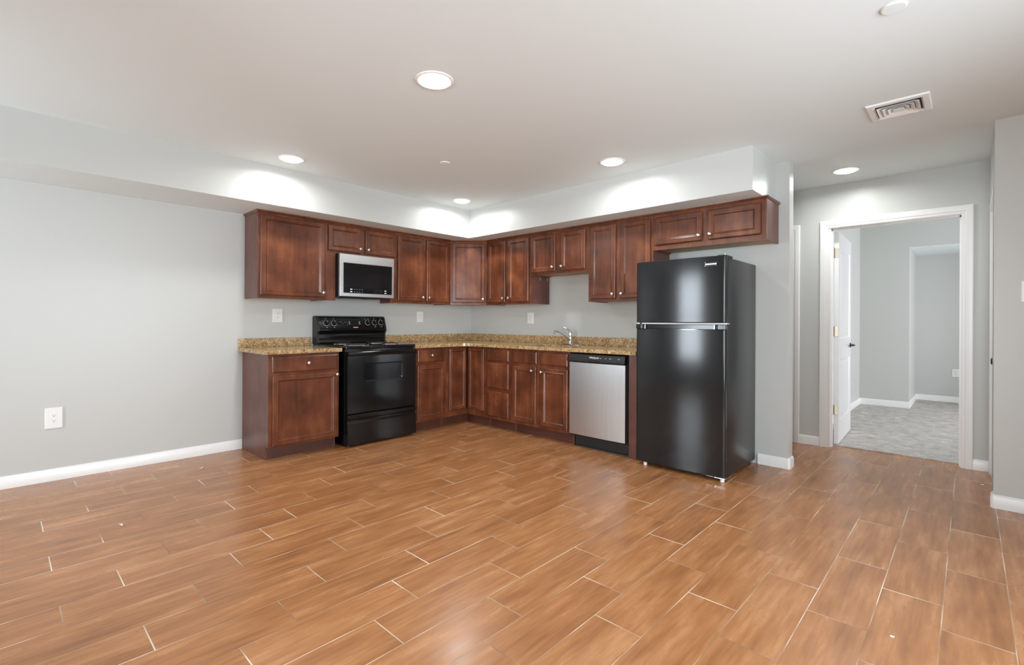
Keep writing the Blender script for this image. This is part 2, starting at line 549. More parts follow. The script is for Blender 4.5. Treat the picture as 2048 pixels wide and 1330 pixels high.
# baseboards (polyline on the wall face, board on its left-hand side)
def baseboard(name, pts, t=0.013, h=0.085, close_ends=True):
    pts = [Vector((p[0], p[1], 0)) for p in pts]
    prof = [(0.0, 0.0), (t, 0.0), (t, h - 0.016), (t * 0.72, h - 0.007), (t * 0.35, h), (0.0, h)]
    rings = []
    for i, p in enumerate(pts):
        ds = []
        if i > 0: ds.append((p - pts[i - 1]).normalized())
        if i < len(pts) - 1: ds.append((pts[i + 1] - p).normalized())
        ns = [Vector((-d.y, d.x, 0)) for d in ds]
        n = sum(ns, Vector()) / len(ns)
        n = n / max(n.length_squared, 1e-6)
        rings.append([p + n * o + Vector((0, 0, z)) for o, z in prof])
    m = MB().loops(rings)
    return struct(m.build(name, M_TRIM, smooth=math.radians(25)))
baseboard('baseboard_left', [(0.0, -2.803), (0.0, YMIN)])
baseboard('baseboard_back', [(XE, TB), (XE, 0.0), (3.54, 0.0)][::-1][::-1] if False else [(XE, TB), (XE, 0.006), (XE - 0.006, 0.0), (3.538, 0.0)][::-1][::-1])
baseboard('baseboard_hall', [(3.772, YD), (3.606, YD)])
baseboard('baseboard_hall_right', [(XR, YD), (4.819, YD)])
baseboard('baseboard_right', [(XMAX, YR), (XR + 0.004, YR), (XR, YR + 0.004), (XR, YR + 0.075)])
baseboard('baseboard_bedroom', [(7.2, AYB), (AX, AYB), (AX, BYB), (BXL, BYB), (BXL, YD2 + 0.05)])
for nm in ('baseboard_bedroom',):
    bpy.data.objects[nm].location.z = 0.008

# door casings: mitred moulded profile round an opening
def casing(name, a0, a1, zt, plane, outward, along='X', w=0.07, t=0.018):
    prof = [(0.0, 0.0), (0.0, t * 0.55), (0.006, t * 0.7), (0.020, t * 0.72), (0.026, t * 0.95), (0.045, t), (w - 0.006, t), (w, t * 0.8), (w, 0.0)]
    rings = []
    for o, h in prof:
        path = [(a0 - o, 0.0), (a0 - o, zt + o), (a1 + o, zt + o), (a1 + o, 0.0)]
        q = plane + outward * h
        rings.append([((a, q, z) if along == 'X' else (q, a, z)) for a, z in path])
    m = MB()
    bm = m.bm
    R = [[bm.verts.new(p) for p in r] for r in rings]
    for A, B in zip(R, R[1:]):
        for i in range(3):
            bm.faces.new((A[i], A[i + 1], B[i + 1], B[i]))
    for k in (0, 3):
        bm.faces.new([r[k] for r in R])
    return struct(m.build(name, M_TRIM))
casing('trim_1', DX0 - 0.018, DX1 + 0.003, DZ + 0.006, YD, -1)
casing('trim_2', 2.70, 3.540, 2.047, YD, -1, w=0.066)
casing('trim_3', 0.215, 0.945, 2.035, XR, -1, along='Y', w=0.012, t=0.002)
casing('trim_4', DX0 - 0.006, DX1 + 0.006, DZ + 0.006, YD2, 1)
# jambs with door stops
j = MB().box(DX0 - 0.016, DX0, YD, YD2, 0, DZ).box(DX1, DX1 + 0.016, YD, YD2, 0, DZ).box(DX0 - 0.016, DX1 + 0.016, YD, YD2, DZ, DZ + 0.016)
j.box(DX0, DX0 + 0.010, YD + 0.03, YD + 0.068, 0, DZ).box(DX1 - 0.010, DX1, YD + 0.03, YD + 0.068, 0, DZ).box(DX0, DX1, YD + 0.03, YD + 0.068, DZ - 0.010, DZ)
struct(j.build('trim_5', M_TRIM))
j = MB().box(XR, XR + 0.11, 0.20, 0.215, 0, 2.05).box(XR, XR + 0.11, 0.945, 0.96, 0, 2.05).box(XR, XR + 0.11, 0.215, 0.945, 2.035, 2.05)
struct(j.build('trim_6', M_TRIM))
j = MB().box(2.74, 2.75, YD, YD2, 0, 2.05).box(3.532, 3.542, YD, YD2, 0, 2.05).box(2.75, 3.532, YD, YD2, 2.04, 2.05)
struct(j.build('trim_7', M_TRIM))

def door_slab(name, W, H, T, panels):
    """local: hinge edge at x=0, slab 0..W, faces at y=0 and y=-T"""
    m = MB(); bm = m.bm
    def face(y, sgn):
        # full grid with recessed panels
        xs = [0, 0.11, W - 0.11, W]
        zs = [0.0] + [z for p in panels for z in p] + [H]
        for i in range(3):
            for k in range(len(zs) - 1):
                x0, x1, z0, z1 = xs[i], xs[i + 1], zs[k], zs[k + 1]
                if i == 1 and k % 2 == 1:
                    rings = [rect(x0, x1, z0, z1, y), rect(x0 + .012, x1 - .012, z0 + .012, z1 - .012, y - sgn * .007),
                             rect(x0 + .03, x1 - .03, z0 + .03, z1 - .03, y - sgn * .007), rect(x0 + .05, x1 - .05, z0 + .05, z1 - .05, y - sgn * .002)]
                    m.loops(rings, cap0=False, cap1=True)
                else:
                    bm.faces.new([bm.verts.new(p) for p in rect(x0, x1, z0, z1, y)])
    face(0, 1); face(-T, -1)
    for a, b in (((0, 0), (0, H)), ((0, H), (W, H)), ((W, H), (W, 0)), ((W, 0), (0, 0))):
        bm.faces.new([bm.verts.new(p) for p in ((a[0], 0, a[1]), (b[0], 0, b[1]), (b[0], -T, b[1]), (a[0], -T, a[1]))])
    return m
# open bedroom door, swung into the bedroom
d1 = struct(door_slab('door_1', 0.865, 2.02, 0.036, [(0.21, 0.80), (1.00, 1.88)]).build('door_1', M_DOOR))
d1.location = (DX0 + 0.004, YD2 + 0.018, 0.014)
d1.rotation_euler = (0, 0, math.radians(92.0))
for z in (0.325, 1.07, 1.82):
    h = MB().box(-0.003, 0.0015, -0.0345, -0.002, z - 0.045, z + 0.045, 0.001)
    h.tube([(-0.004, -0.002, z - 0.047), (-0.004, -0.002, z + 0.047)], 0.006, 10)
    h.build('hinge', M_BRASS, d1)
kn = MB().lathe([(0.026, 0.0), (0.026, 0.006), (0.011, 0.010), (0.011, 0.040)], (0.80, -0.036, 0.915), '-Y', 20)
kn.tube([(0.80, -0.074, 0.915), (0.68, -0.074, 0.915)], 0.009, 10)
kn.build('lever_handle', M_BLACKM, d1, smooth=0.6)
# closed door behind the kitchen wall end, and the one in the hall's right wall
d2 = struct(door_slab('door_2', 0.776, 2.03, 0.035, [(0.21, 0.80), (1.00, 1.88)]).build('door_2', M_DOOR))
d2.location = (2.753, YD + 0.075, 0.006)
d3 = struct(door_slab('door_3', 0.724, 2.02, 0.035, [(0.21, 0.80), (1.00, 1.88)]).build('door_3', M_DOOR))
d3.location = (XR + 0.088, 0.942, 0.006); d3.rotation_euler = (0, 0, -PI / 2)
kn = MB().lathe([(0.024, 0.0), (0.024, 0.005), (0.010, 0.009), (0.010, 0.035), (0.024, 0.042), (0.024, 0.056), (0.016, 0.062)], (0.664, -0.035, 0.905), '-Y', 20)
kn.build('door_knob', M_BLACKM, d3, smooth=0.6)

# ---------------------------------------------------------------- cabinet parts
knob_proto = None
def knob(parent, x, y, z):
    global knob_proto
    if knob_proto is None:
        m = MB().lathe([(0.0075, 0.0), (0.006, 0.006), (0.0065, 0.012), (0.014, 0.020), (0.0155, 0.0245), (0.013, 0.0285), (0.006, 0.0305)], axis='-Y', n=20)
        knob_proto = m.build('knob', M_NICKEL, parent, (x, y, z), smooth=0.9)
        return knob_proto
    return dup(knob_proto, parent, (x, y, z))

def panel_door(parent, x0, x1, z0, z1, yf, mat=None, name='door', stile=0.052):
    yb = yf + 0.020
    r = [rect(x0, x1, z0, z1, yb), rect(x0, x1, z0, z1, yf + 0.006), rect(x0 + .003, x1 - .003, z0 + .003, z1 - .003, yf + 0.002),
         rect(x0 + .007, x1 - .007, z0 + .007, z1 - .007, yf),
         rect(x0 + stile - .016, x1 - stile + .016, z0 + stile - .016, z1 - stile + .016, yf),
         rect(x0 + stile - .013, x1 - stile + .013, z0 + stile - .013, z1 - stile + .013, yf - 0.003),
         rect(x0 + stile - .009, x1 - stile + .009, z0 + stile - .009, z1 - stile + .009, yf - 0.002),
         rect(x0 + stile, x1 - stile, z0 + stile, z1 - stile, yf + 0.009),
         rect(x0 + stile + .002, x1 - stile - .002, z0 + stile + .002, z1 - stile - .002, yf + 0.0095)]
    return MB().loops(r).build(name, mat or M_WOOD, parent)

def slab_front(parent, x0, x1, z0, z1, yf, name='drawer_front'):
    yb = yf + 0.020
    r = [rect(x0, x1, z0, z1, yb), rect(x0, x1, z0, z1, yf + 0.008), rect(x0 + .004, x1 - .004, z0 + .004, z1 - .004, yf + 0.003),
         rect(x0 + .012, x1 - .012, z0 + .012, z1 - .012, yf), rect(x0 + .016, x1 - .016, z0 + .016, z1 - .016, yf)]
    return MB().loops(r).build(name, M_WOOD, parent)

UD, UF = 0.322, 0.343           # upper cabinet depth, door face
UZ0, UZ1 = 1.362, 2.112

def face_frame(parent, W, z0, z1, D, rails, stiles):
    """frame strips standing on the carcass front, 2 mm proud"""
    m = MB()
    for a, b in stiles: m.box(a, b, -D, -D + 0.019, z0, z1)
    for a, b in rails: m.box(stiles[0][1], stiles[-1][0], -D, -D + 0.019, a, b)
    return m.build('face_frame', M_WOOD, parent)

def wall_cabinet(name, label, x_or_y, W, z0, doors, rot, z1=UZ1, side=None):
    loc = (0.0, x_or_y, 0) if rot else (x_or_y, 0.0, 0)
    loc = (loc[0], loc[1], z0)
    t = thing(name, label, 'cabinet', loc, PI / 2 if rot else 0.0, 'cherry wall cabinets')
    H = z1 - z0
    c = MB()
    c.box(0, 0.016, -UD + 0.019, -0.002, 0, H).box(W - 0.016, W, -UD + 0.019, -0.002, 0, H)
    c.box(0.016, W - 0.016, -UD + 0.019, -0.002, H - 0.016, H).box(0.016, W - 0.016, -0.012, -0.002, 0.03, H - 0.016)
    c.build('carcass', M_SIDE, t)
    MB().box(0.016, W - 0.016, -UD + 0.019, -0.002, 0.008, 0.022).build('bottom_panel', M_RAW, t)['label'] = 'unfinished pale maple underside'
    mids = []
    if len(doors) == 2:
        mids = [(doors[0][1] - 0.012, doors[1][0] + 0.012)]
    m = MB()
    st = [(0.0, 0.038)] + mids + [(W - 0.038, W)]
    for a, b in st: m.box(a, b, -UD, -UD + 0.019, 0, H)
    cuts = [s for s in st]
    for (a0, a1), (b0, b1) in zip(cuts, cuts[1:]):
        m.box(a1, b0, -UD, -UD + 0.019, 0, 0.04).box(a1, b0, -UD, -UD + 0.019, H - 0.045, H)
    m.build('face_frame', M_WOOD, t)
    for d in doors:
        x0, x1, a, b, kside = d
        o = panel_door(t, x0, x1, a - z0, b - z0, -UF)
        kx = x1 - 0.022 if kside == 'R' else x0 + 0.022
        knob(o, kx, -UF, a - z0 + 0.042)
    return t

# ---- left run, wall A (local x runs along +y)
def A(y0, *ys): return [y - y0 for y in ys]
y0 = -2.785
wall_cabinet('wall_cabinet', 'leftmost cherry wall cabinet, one large wide door with a knob low on the right', y0, 0.625, UZ0,
             [(-2.767 - y0, -2.187 - y0, 1.388, 2.094, 'R')], True)
y0 = -2.160
t = wall_cabinet('wall_cabinet', 'short cherry wall cabinet with two small doors directly above the microwave', y0, 0.782, 1.822,
                 [(-2.148 - y0, -1.803 - y0, 1.846, 2.092, 'R'), (-1.757 - y0, -1.392 - y0, 1.846, 2.090, 'L')], True)
for a, b in ((0.0, 0.088), (0.708, 0.782)):
    MB().box(a, b, -UD, -UD + 0.018, UZ0 - 1.822, 0.0).build('filler_strip', M_WOOD, t)
y0 = -1.378
wall_cabinet('wall_cabinet', 'tall two-door cherry wall cabinet just right of the microwave', y0, 0.766, UZ0,
             [(-1.366 - y0, -1.029 - y0, 1.388, 2.090, 'R'), (-0.986 - y0, -0.655 - y0, 1.388, 2.088, 'L')], True)
# ---- back run, wall B
x0 = 0.612
tcab = wall_cabinet('wall_cabinet', 'narrow two-door cherry wall cabinet right of the diagonal corner cabinet', x0, 0.713, UZ0,
             [(0.660 - x0, 0.945 - x0, 1.390, 2.092, 'R'), (0.993 - x0, 1.297 - x0, 1.390, 2.092, 'L')], False)
for k in (0.155, 0.030):
    MB().box(0.713, 0.7145, -k - 0.018, -k, 0.262, 0.298, 0.0003).build('mounting_tab', M_TAPE, tcab)['label'] = 'small grey-green tab on the cabinet side'
x0 = 1.325
t = wall_cabinet('wall_cabinet', 'short cherry wall cabinet with two doors hanging over the kitchen sink', x0, 0.752, 1.668,
                 [(1.343 - x0, 1.668 - x0, 1.694, 2.088, 'R'), (1.743 - x0, 2.043 - x0, 1.694, 2.088, 'L')], False)
x0 = 2.077
wall_cabinet('wall_cabinet', 'tall two-door cherry wall cabinet whose right side runs behind the refrigerator top', x0, 0.685, UZ0,
             [(2.108 - x0, 2.387 - x0, 1.387, 2.090, 'R'), (2.438 - x0, 2.738 - x0, 1.387, 2.090, 'L')], False)
x0 = 2.762
wall_cabinet('wall_cabinet', 'low wide cherry wall cabinet with two doors above the black refrigerator', x0, 0.922, 1.800,
             [(2.785 - x0, 3.200 - x0, 1.842, 2.084, 'R'), (3.248 - x0, 3.646 - x0, 1.842, 2.082, 'L')], False)
# ---- diagonal corner cabinet
t = thing('corner_wall_cabinet', 'cherry corner wall cabinet with a single diagonal door at the inside corner', 'cabinet', (0, 0, UZ0), 0, 'cherry wall cabinets')
Hh = UZ1 - UZ0
poly = [(0.002, -0.002), (0.002, -0.611), (0.303, -0.611), (0.611, -0.303), (0.611, -0.002)]
m = MB().prism(poly, 0.022, Hh, 'Z'); m.build('carcass', M_SIDE, t)
MB().prism([(0.018, -0.018), (0.018, -0.595), (0.30, -0.595), (0.595, -0.30), (0.595, -0.018)], 0.008, 0.0215, 'Z').build('bottom_panel', M_RAW, t)['label'] = 'unfinished pale maple underside'
fr = bpy.data.objects.new('tmp', None)
c45 = math.sqrt(0.5)
def diag(o):      # local frame: origin at left end of the diagonal front
    o.location = (0.303, -0.611, 0); o.rotation_euler = (0, 0, PI / 4)
    return o
DL = 0.308 / c45
m = MB()
m.box(0, 0.03, -0.021, -0.001, 0, Hh).box(DL - 0.03, DL, -0.021, -0.001, 0, Hh).box(0.03, DL - 0.03, -0.021, -0.001, 0, 0.04).box(0.03, DL - 0.03, -0.021, -0.001, Hh - 0.045, Hh)
diag(m.build('face_frame', M_WOOD, t))
o = diag(panel_door(t, 0.022, DL - 0.022, 0.026, Hh - 0.022, -0.042))
knob(o, DL - 0.046, -0.042, 0.068)

# crown strip along the whole top of both runs
m = MB()
def crown_path():
    A1 = (0.0, -2.7855); A2 = (UD, -2.7855); A3 = (UD, -0.611 - 0.02); A4 = (0.633, -UD); A5 = (3.6845, -UD); A6 = (3.6845, 0.0)
    return [A1, A2, A3, A4, A5, A6]
pts = [Vector((p[0], p[1], 0)) for p in crown_path()]
prof = [(-0.012, 0.0), (0.003, 0.0), (0.008, 0.006), (0.012, 0.013), (0.013, 0.0185), (-0.012, 0.0185)]
rings = []
for i, p in enumerate(pts):
    ds = []
    if i > 0: ds.append((p - pts[i - 1]).normalized())
    if i < len(pts) - 1: ds.append((pts[i + 1] - p).normalized())
    ns = [Vector((d.y, -d.x, 0)) for d in ds]
    n = sum(ns, Vector()) / len(ns); n = n / n.length_squared
    rings.append([p + n * o_ + Vector((0, 0, UZ1 + 0.0005 + z)) for o_, z in prof])
m.loops(rings)
tag(m.build('crown_moulding', M_WOOD), 'thin dark cherry crown strip along the tops of all the wall cabinets', 'moulding')
# two tabs left on the cabinet side beside the sink opening are part of that cabinet
# ---------------------------------------------------------------- base cabinets
BD, BF, BH, TK = 0.613, 0.634, 0.884, 0.105
def base_carcass(t, W, left_side=True, right_side=True, toe_to_front=0.545):
    m = MB()
    notch = [(-0.002, 0.0), (-toe_to_front, 0.0), (-toe_to_front, TK), (-BD + 0.019, TK), (-BD + 0.019, BH), (-0.002, BH)]
    m.prism(notch, 0, 0.016, 'X'); m.prism(notch, W - 0.016, W, 'X')
    m.box(0.016, W - 0.016, -BD + 0.019, -0.012, TK, TK + 0.016)
    m.box(0.016, W - 0.016, -0.012, -0.002, TK, BH)
    m.box(0.016, W - 0.016, -0.1, -0.012, BH - 0.016, BH).box(0.016, W - 0.016, -BD + 0.019, -BD + 0.1, BH - 0.016, BH)
    m.build('carcass', M_SIDE, t)
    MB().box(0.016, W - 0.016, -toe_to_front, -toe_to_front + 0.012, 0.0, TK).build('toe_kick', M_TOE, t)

def base_frame(t, W, stiles, rails):
    m = MB()
    for a, b in stiles: m.box(a, b, -BD, -BD + 0.019, TK, BH)
    for a, b in zip(stiles, stiles[1:]):
        for z0, z1 in rails: m.box(a[1], b[0], -BD, -BD + 0.019, z0, z1)
    m.build('face_frame', M_WOOD, t)

BG = 'cherry base cabinets'
# left of the range
y0 = -2.800; W = 0.617
t = thing('base_cabinet', 'cherry base cabinet with one drawer and one wide door, left of the black range', 'cabinet', (0, y0, 0), PI / 2, BG)
base_carcass(t, W); base_frame(t, W, [(0, 0.04), (W - 0.04, W)], [(TK, 0.135), (0.70, 0.74), (0.855, BH)])
o = slab_front(t, 0.026, 0.596, 0.727, 0.865, -BF); knob(o, 0.322, -BF, 0.797)
o = panel_door(t, 0.030, 0.597, 0.120, 0.705, -BF); knob(o, 0.584, -BF, 0.680)
# right of the range
y0 = -1.338; W = 0.413
t = thing('base_cabinet', 'cherry base cabinet with one drawer and one door, between the range and the corner', 'cabinet', (0, y0, 0), PI / 2, BG)
base_carcass(t, W); base_frame(t, W, [(0, 0.04), (W - 0.04, W)], [(TK, 0.135), (0.70, 0.735), (0.858, BH)])
o = slab_front(t, 0.020, 0.384, 0.730, 0.867, -BF); knob(o, 0.197, -BF, 0.800)
panel_door(t, 0.020, 0.390, 0.122, 0.700, -BF)
# corner
t = thing('corner_base_cabinet', 'cherry corner base cabinet with two narrow doors folded into the inside corner', 'cabinet', (0, 0, 0), 0, BG)
E2 = 0.925
m = MB().prism([(0.002, -0.002), (0.002, -E2), (BD - 0.019, -E2), (BD - 0.019, -BD + 0.019), (E2, -BD + 0.019), (E2, -0.002)], TK, BH, 'Z')
m.build('carcass', M_SIDE, t)
m = MB().box(BD - 0.019, BD, -E2, -0.885, TK, BH).box(0.885, E2, -BD, -BD + 0.019, TK, BH)
m.box(BD - 0.019, BD, -0.885, -BD + 0.019, TK, 0.168).box(BD, 0.885, -BD, -BD + 0.019, TK, 0.168)
m.box(BD - 0.019, BD, -0.885, -BD + 0.019, 0.866, BH).box(BD, 0.885, -BD, -BD + 0.019, 0.866, BH)
m.build('face_frame', M_WOOD, t)
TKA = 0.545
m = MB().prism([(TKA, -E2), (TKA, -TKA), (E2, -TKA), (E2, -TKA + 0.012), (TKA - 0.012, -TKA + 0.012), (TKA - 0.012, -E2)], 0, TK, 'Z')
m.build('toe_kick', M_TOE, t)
o = panel_door(t, 0.0, 0.246, 0.172, 0.864, -0.021, stile=0.042); o.location = (BD, -0.888, 0); o.rotation_euler = (0, 0, PI / 2)
panel_door(t, 0.650, 0.904, 0.172, 0.864, -BF, stile=0.042)
# three drawer stack
x0 = 0.925; W = 0.385
t = thing('base_cabinet', 'cherry base cabinet of three plain drawers with no knobs, right of the corner doors', 'cabinet', (x0, 0, 0), 0, BG)
base_carcass(t, W); base_frame(t, W, [(0, 0.04), (W - 0.04, W)], [(TK, 0.145), (0.40, 0.45), (0.71, 0.745), (0.855, BH)])
for a, b in ((0.738, 0.860), (0.443, 0.717), (0.136, 0.409)):
    o = slab_front(t, 0.036, 0.358, a, b, -BF)
    zc = (a + b) / 2
    MB().lathe([(0.0032, 0.0), (0.0028, 0.0006)], (0.197, -BF, zc + 0.01), '-Y', 10).build('screw_hole', M_RAW, o)['label'] = 'bare screw hole where a knob is missing'
# sink base
x0 = 1.310; W = 0.765
t = thing('base_cabinet', 'cherry sink base cabinet with two false drawer fronts over two doors, beside the dishwasher', 'cabinet', (x0, 0, 0), 0, BG)
base_carcass(t, W); base_frame(t, W, [(0, 0.04), (0.345, 0.42), (W - 0.04, W)], [(TK, 0.145), (0.70, 0.745), (0.855, BH)])
slab_front(t, 0.036, 0.357, 0.739, 0.859, -BF, 'false_front'); slab_front(t, 0.410, 0.738, 0.738, 0.858, -BF, 'false_front')
o = panel_door(t, 0.030, 0.347, 0.137, 0.708, -BF); knob(o, 0.307, -BF, 0.672)
o = panel_door(t, 0.416, 0.740, 0.133, 0.707, -BF); knob(o, 0.410 + 0.022, -BF, 0.668)
# end panel beside the refrigerator
m = MB().box(2.690, 2.768, -0.612, -0.002, 0.0, BH - 0.002, 0.001)
tag(m.build('end_panel', M_SIDE), 'plain purplish brown end panel standing between the dishwasher and the refrigerator', 'panel')

# ---------------------------------------------------------------- granite tops
CT0, CT1, CF = 0.8845, 0.9165, 0.648
def slab_with_hole(name, outer, holes, z0, z1):
    bm = bmesh.new()
    edges = []
    for poly in [outer] + holes:
        vs = [bm.verts.new((x, y, z1)) for x, y in poly]
        for i in range(len(vs)): edges.append(bm.edges.new((vs[i], vs[(i + 1) % len(vs)])))
    bmesh.ops.triangle_fill(bm, use_beauty=True, use_dissolve=False, edges=edges)
    faces = list(bm.faces)
    ret = bmesh.ops.extrude_face_region(bm, geom=faces)
    nv = [g for g in ret['geom'] if isinstance(g, bmesh.types.BMVert)]
    for v in nv: v.co.z = z0
    m = MB(); m.bm.free(); m.bm = bm
    return m
def arc(cx, cy, r, a0, a1, n=8):
    return [(cx + r * math.cos(a0 + (a1 - a0) * i / n), cy + r * math.sin(a0 + (a1 - a0) * i / n)) for i in range(n + 1)]
t = thing('countertop', 'short speckled gold granite countertop left of the range', 'countertop', (0, 0, 0))
m = slab_with_hole('c', [(0.001, -2.838), (CF, -2.838), (CF, -2.168), (0.001, -2.168)], [], CT0, CT1)
m.build('slab', M_GRAN, t)
MB().box(0.001, 0.021, -2.838, -2.170, CT1, 1.000, 0.001).build('backsplash', M_GRAN, t)
t = thing('countertop', 'long L-shaped gold granite countertop around the corner with the sink', 'countertop', (0, 0, 0))
outer = [(0.001, -0.001), (0.001, -1.366), (CF, -1.366)] + [(CF + 0.10 - 0.10 * math.cos(a), -CF - 0.10 + 0.10 * math.sin(a)) for a in [i * PI / 2 / 8 for i in range(9)]] + [(2.770, -CF), (2.770, -0.001)]
SX0, SX1, SY0, SY1 = 1.365, 2.030, -0.570, -0.165
def rrect(x0, x1, y0, y1, r, n=5):
    return arc(x1 - r, y1 - r, r, 0, PI / 2, n) + arc(x0 + r, y1 - r, r, PI / 2, PI, n) + arc(x0 + r, y0 + r, r, PI, 1.5 * PI, n) + arc(x1 - r, y0 + r, r, 1.5 * PI, 2 * PI, n)
m = slab_with_hole('c', outer, [rrect(SX0, SX1, SY0, SY1, 0.05)], CT0, CT1)
m.build('slab', M_GRAN, t)
m = MB().box(0.001, 0.021, -1.366, -0.021, CT1, 1.006, 0.001).box(0.001, 2.770, -0.021, -0.001, CT1, 1.006, 0.001)
m.build('backsplash', M_GRAN, t)
# sink bowl under the cut-out
t = thing('kitchen_sink', 'undermounted steel sink bowl set into the granite beside the faucet', 'sink', (0, 0, 0.70))
rings = []
for e, z in ((0.004, 0.184), (-0.004, 0.181), (-0.012, 0.03), (-0.05, 0.0)):
    rings.append([(x, y, z) for x, y in rrect(SX0 - e, SX1 + e, SY0 - e, SY1 + e, 0.055)])
MB().loops(rings, cap0=False).build('bowl', M_STEELH, t, smooth=0.6)
MB().lathe([(0.045, 0.004), (0.040, 0.006), (0.012, 0.003)], (1.70, -0.37, 0.0), 'Z', 20).build('drain', M_CHROME, t)
# faucet
fx, fy, fz = 1.685, -0.085, CT1
t = thing('faucet', 'chrome single-lever kitchen faucet with a low arched spout behind the sink', 'faucet', (fx, fy, fz))
m = MB().loops([[(x, y, 0.0) for x, y in rrect(-0.128, 0.128, -0.030, 0.030, 0.029, 6)], [(x, y, 0.006) for x, y in rrect(-0.126, 0.126, -0.028, 0.028, 0.027, 6)],
                [(x, y, 0.011) for x, y in rrect(-0.118, 0.118, -0.022, 0.022, 0.021, 6)]])
m.build('deck_plate', M_CHROME, t, smooth=0.5)
MB().lathe([(0.027, 0.010), (0.024, 0.02), (0.021, 0.05), (0.022, 0.10), (0.024, 0.125), (0.020, 0.142), (0.008, 0.150)], (0, 0, 0), 'Z', 24).build('body', M_CHROME, t, smooth=0.7)
sp = [(0.0, -0.01, 0.050), (-0.012, -0.05, 0.085), (-0.024, -0.10, 0.118), (-0.035, -0.15, 0.140), (-0.043, -0.19, 0.149), (-0.048, -0.212, 0.146), (-0.050, -0.220, 0.125)]
MB().tube(sp, [0.017, 0.0155, 0.0135, 0.012, 0.0115, 0.0125, 0.0125], 14).build('spout', M_CHROME, t, smooth=0.7)
MB().tube([(0, 0, 0.142), (-0.012, -0.012, 0.160), (-0.034, -0.034, 0.180), (-0.052, -0.052, 0.190)], [0.012, 0.010, 0.008, 0.010], 12).build('lever', M_CHROME, t, smooth=0.7)

# ---------------------------------------------------------------- range
RY, RW = -2.143, 0.767
t = thing('electric_range', 'black electric coil range with backguard controls between the base cabinets', 'range', (0, RY, 0), PI / 2)
MB().box(0.004, RW - 0.004, -0.640, -0.030, 0.020, 0.900, 0.002).build('body', M_BLACK, t)
m = MB().box(0.0, RW, -0.672, -0.028, 0.900, 0.931, 0.007, 2)
m.build('cooktop', M_BLACK, t, smooth=0.6)
# oven door: slab with a rolled top lip and a recessed, chamfered window
a0, a1, b0, b1 = 0.178, 0.588, 0.600, 0.762
m = MB()
m.prism([(-0.645, 0.838), (-0.697, 0.838), (-0.706, 0.856), (-0.704, 0.872), (-0.690, 0.880), (-0.645, 0.880)], 0.006, RW - 0.006, 'X')
def rr4(x0, x1, z0, z1, r, y, n=5):
    return [(x, y, z) for x, z in rrect(x0, x1, z0, z1, r, n)]
m.loops([rr4(0.006, RW - 0.006, 0.305, 0.838, 0.002, -0.645), rr4(0.006, RW - 0.006, 0.305, 0.838, 0.002, -0.690), rr4(0.012, RW - 0.012, 0.311, 0.838, 0.002, -0.697),
         rr4(a0 - 0.004, a1 + 0.004, b0 - 0.004, b1 + 0.004, 0.022, -0.697), rr4(a0 - 0.002, a1 + 0.002, b0 - 0.002, b1 + 0.002, 0.020, -0.6962),
         rr4(a0 + 0.005, a1 - 0.005, b0 + 0.006, b1 - 0.005, 0.015, -0.6895)])
od = m.build('oven_door', M_BLACK, t, smooth=0.1)
MB().loops([rr4(a0 + 0.006, a1 - 0.006, b0 + 0.007, b1 - 0.006, 0.014, -0.6893), rr4(a0 + 0.006, a1 - 0.006, b0 + 0.007, b1 - 0.006, 0.014, -0.6900)]).build('oven_window', M_GLASSB, od)
m = MB()
m.prism([(-0.645, 0.022), (-0.690, 0.022), (-0.695, 0.027), (-0.695, 0.215), (-0.684, 0.232), (-0.684, 0.248), (-0.697, 0.262), (-0.699, 0.288), (-0.692, 0.297), (-0.645, 0.297)], 0.006, RW - 0.006, 'X')
m.build('storage_drawer', M_BLACK, t, smooth=0.5)
for x in (0.05, RW - 0.05):
    for y in (-0.62, -0.08):
        MB().lathe([(0.018, 0.0), (0.018, 0.012), (0.010, 0.014), (0.010, 0.022)], (x, y, 0.0), 'Z', 12).build('foot', M_BLACKM, t)
# backguard
prof = [(-0.006, 0.930), (-0.006, 1.195), (-0.020, 1.212), (-0.060, 1.214), (-0.078, 1.205), (-0.118, 1.085), (-0.118, 1.066), (-0.100, 1.052), (-0.084, 1.030), (-0.080, 0.975), (-0.092, 0.945), (-0.110, 0.932)]
bg = MB().prism(prof, 0.014, RW - 0.014, 'X').build('backguard', M_BLACK, t, smooth=0.5)
prof2 = [(-0.006, 0.930), (-0.006, 1.195), (-0.020, 1.212), (-0.060, 1.214), (-0.080, 1.205), (-0.122, 1.085), (-0.124, 1.060), (-0.104, 1.035), (-0.100, 0.975), (-0.108, 0.945), (-0.125, 0.932)]
for a, b in ((-0.010, 0.014), (RW - 0.014, RW + 0.006)):
    MB().prism(prof2, a, b, 'X').build('end_cap', M_BLACKM, bg, smooth=0.5)
tilt = math.atan2(0.040, 0.120)
def on_guard(x, z, off=0.001):        # a point on the sloping control face
    y = -0.078 - (1.205 - z) / 0.120 * 0.040
    return (x, y - off * math.cos(tilt), z + off * math.sin(tilt) * -1 * -1)
def guard_obj(m, name, mat, x, z, off=0.0008):
    o = m.build(name, mat, bg, on_guard(x, z, off), smooth=0.6)
    o.rotation_euler = (-tilt, 0, 0)
    return o
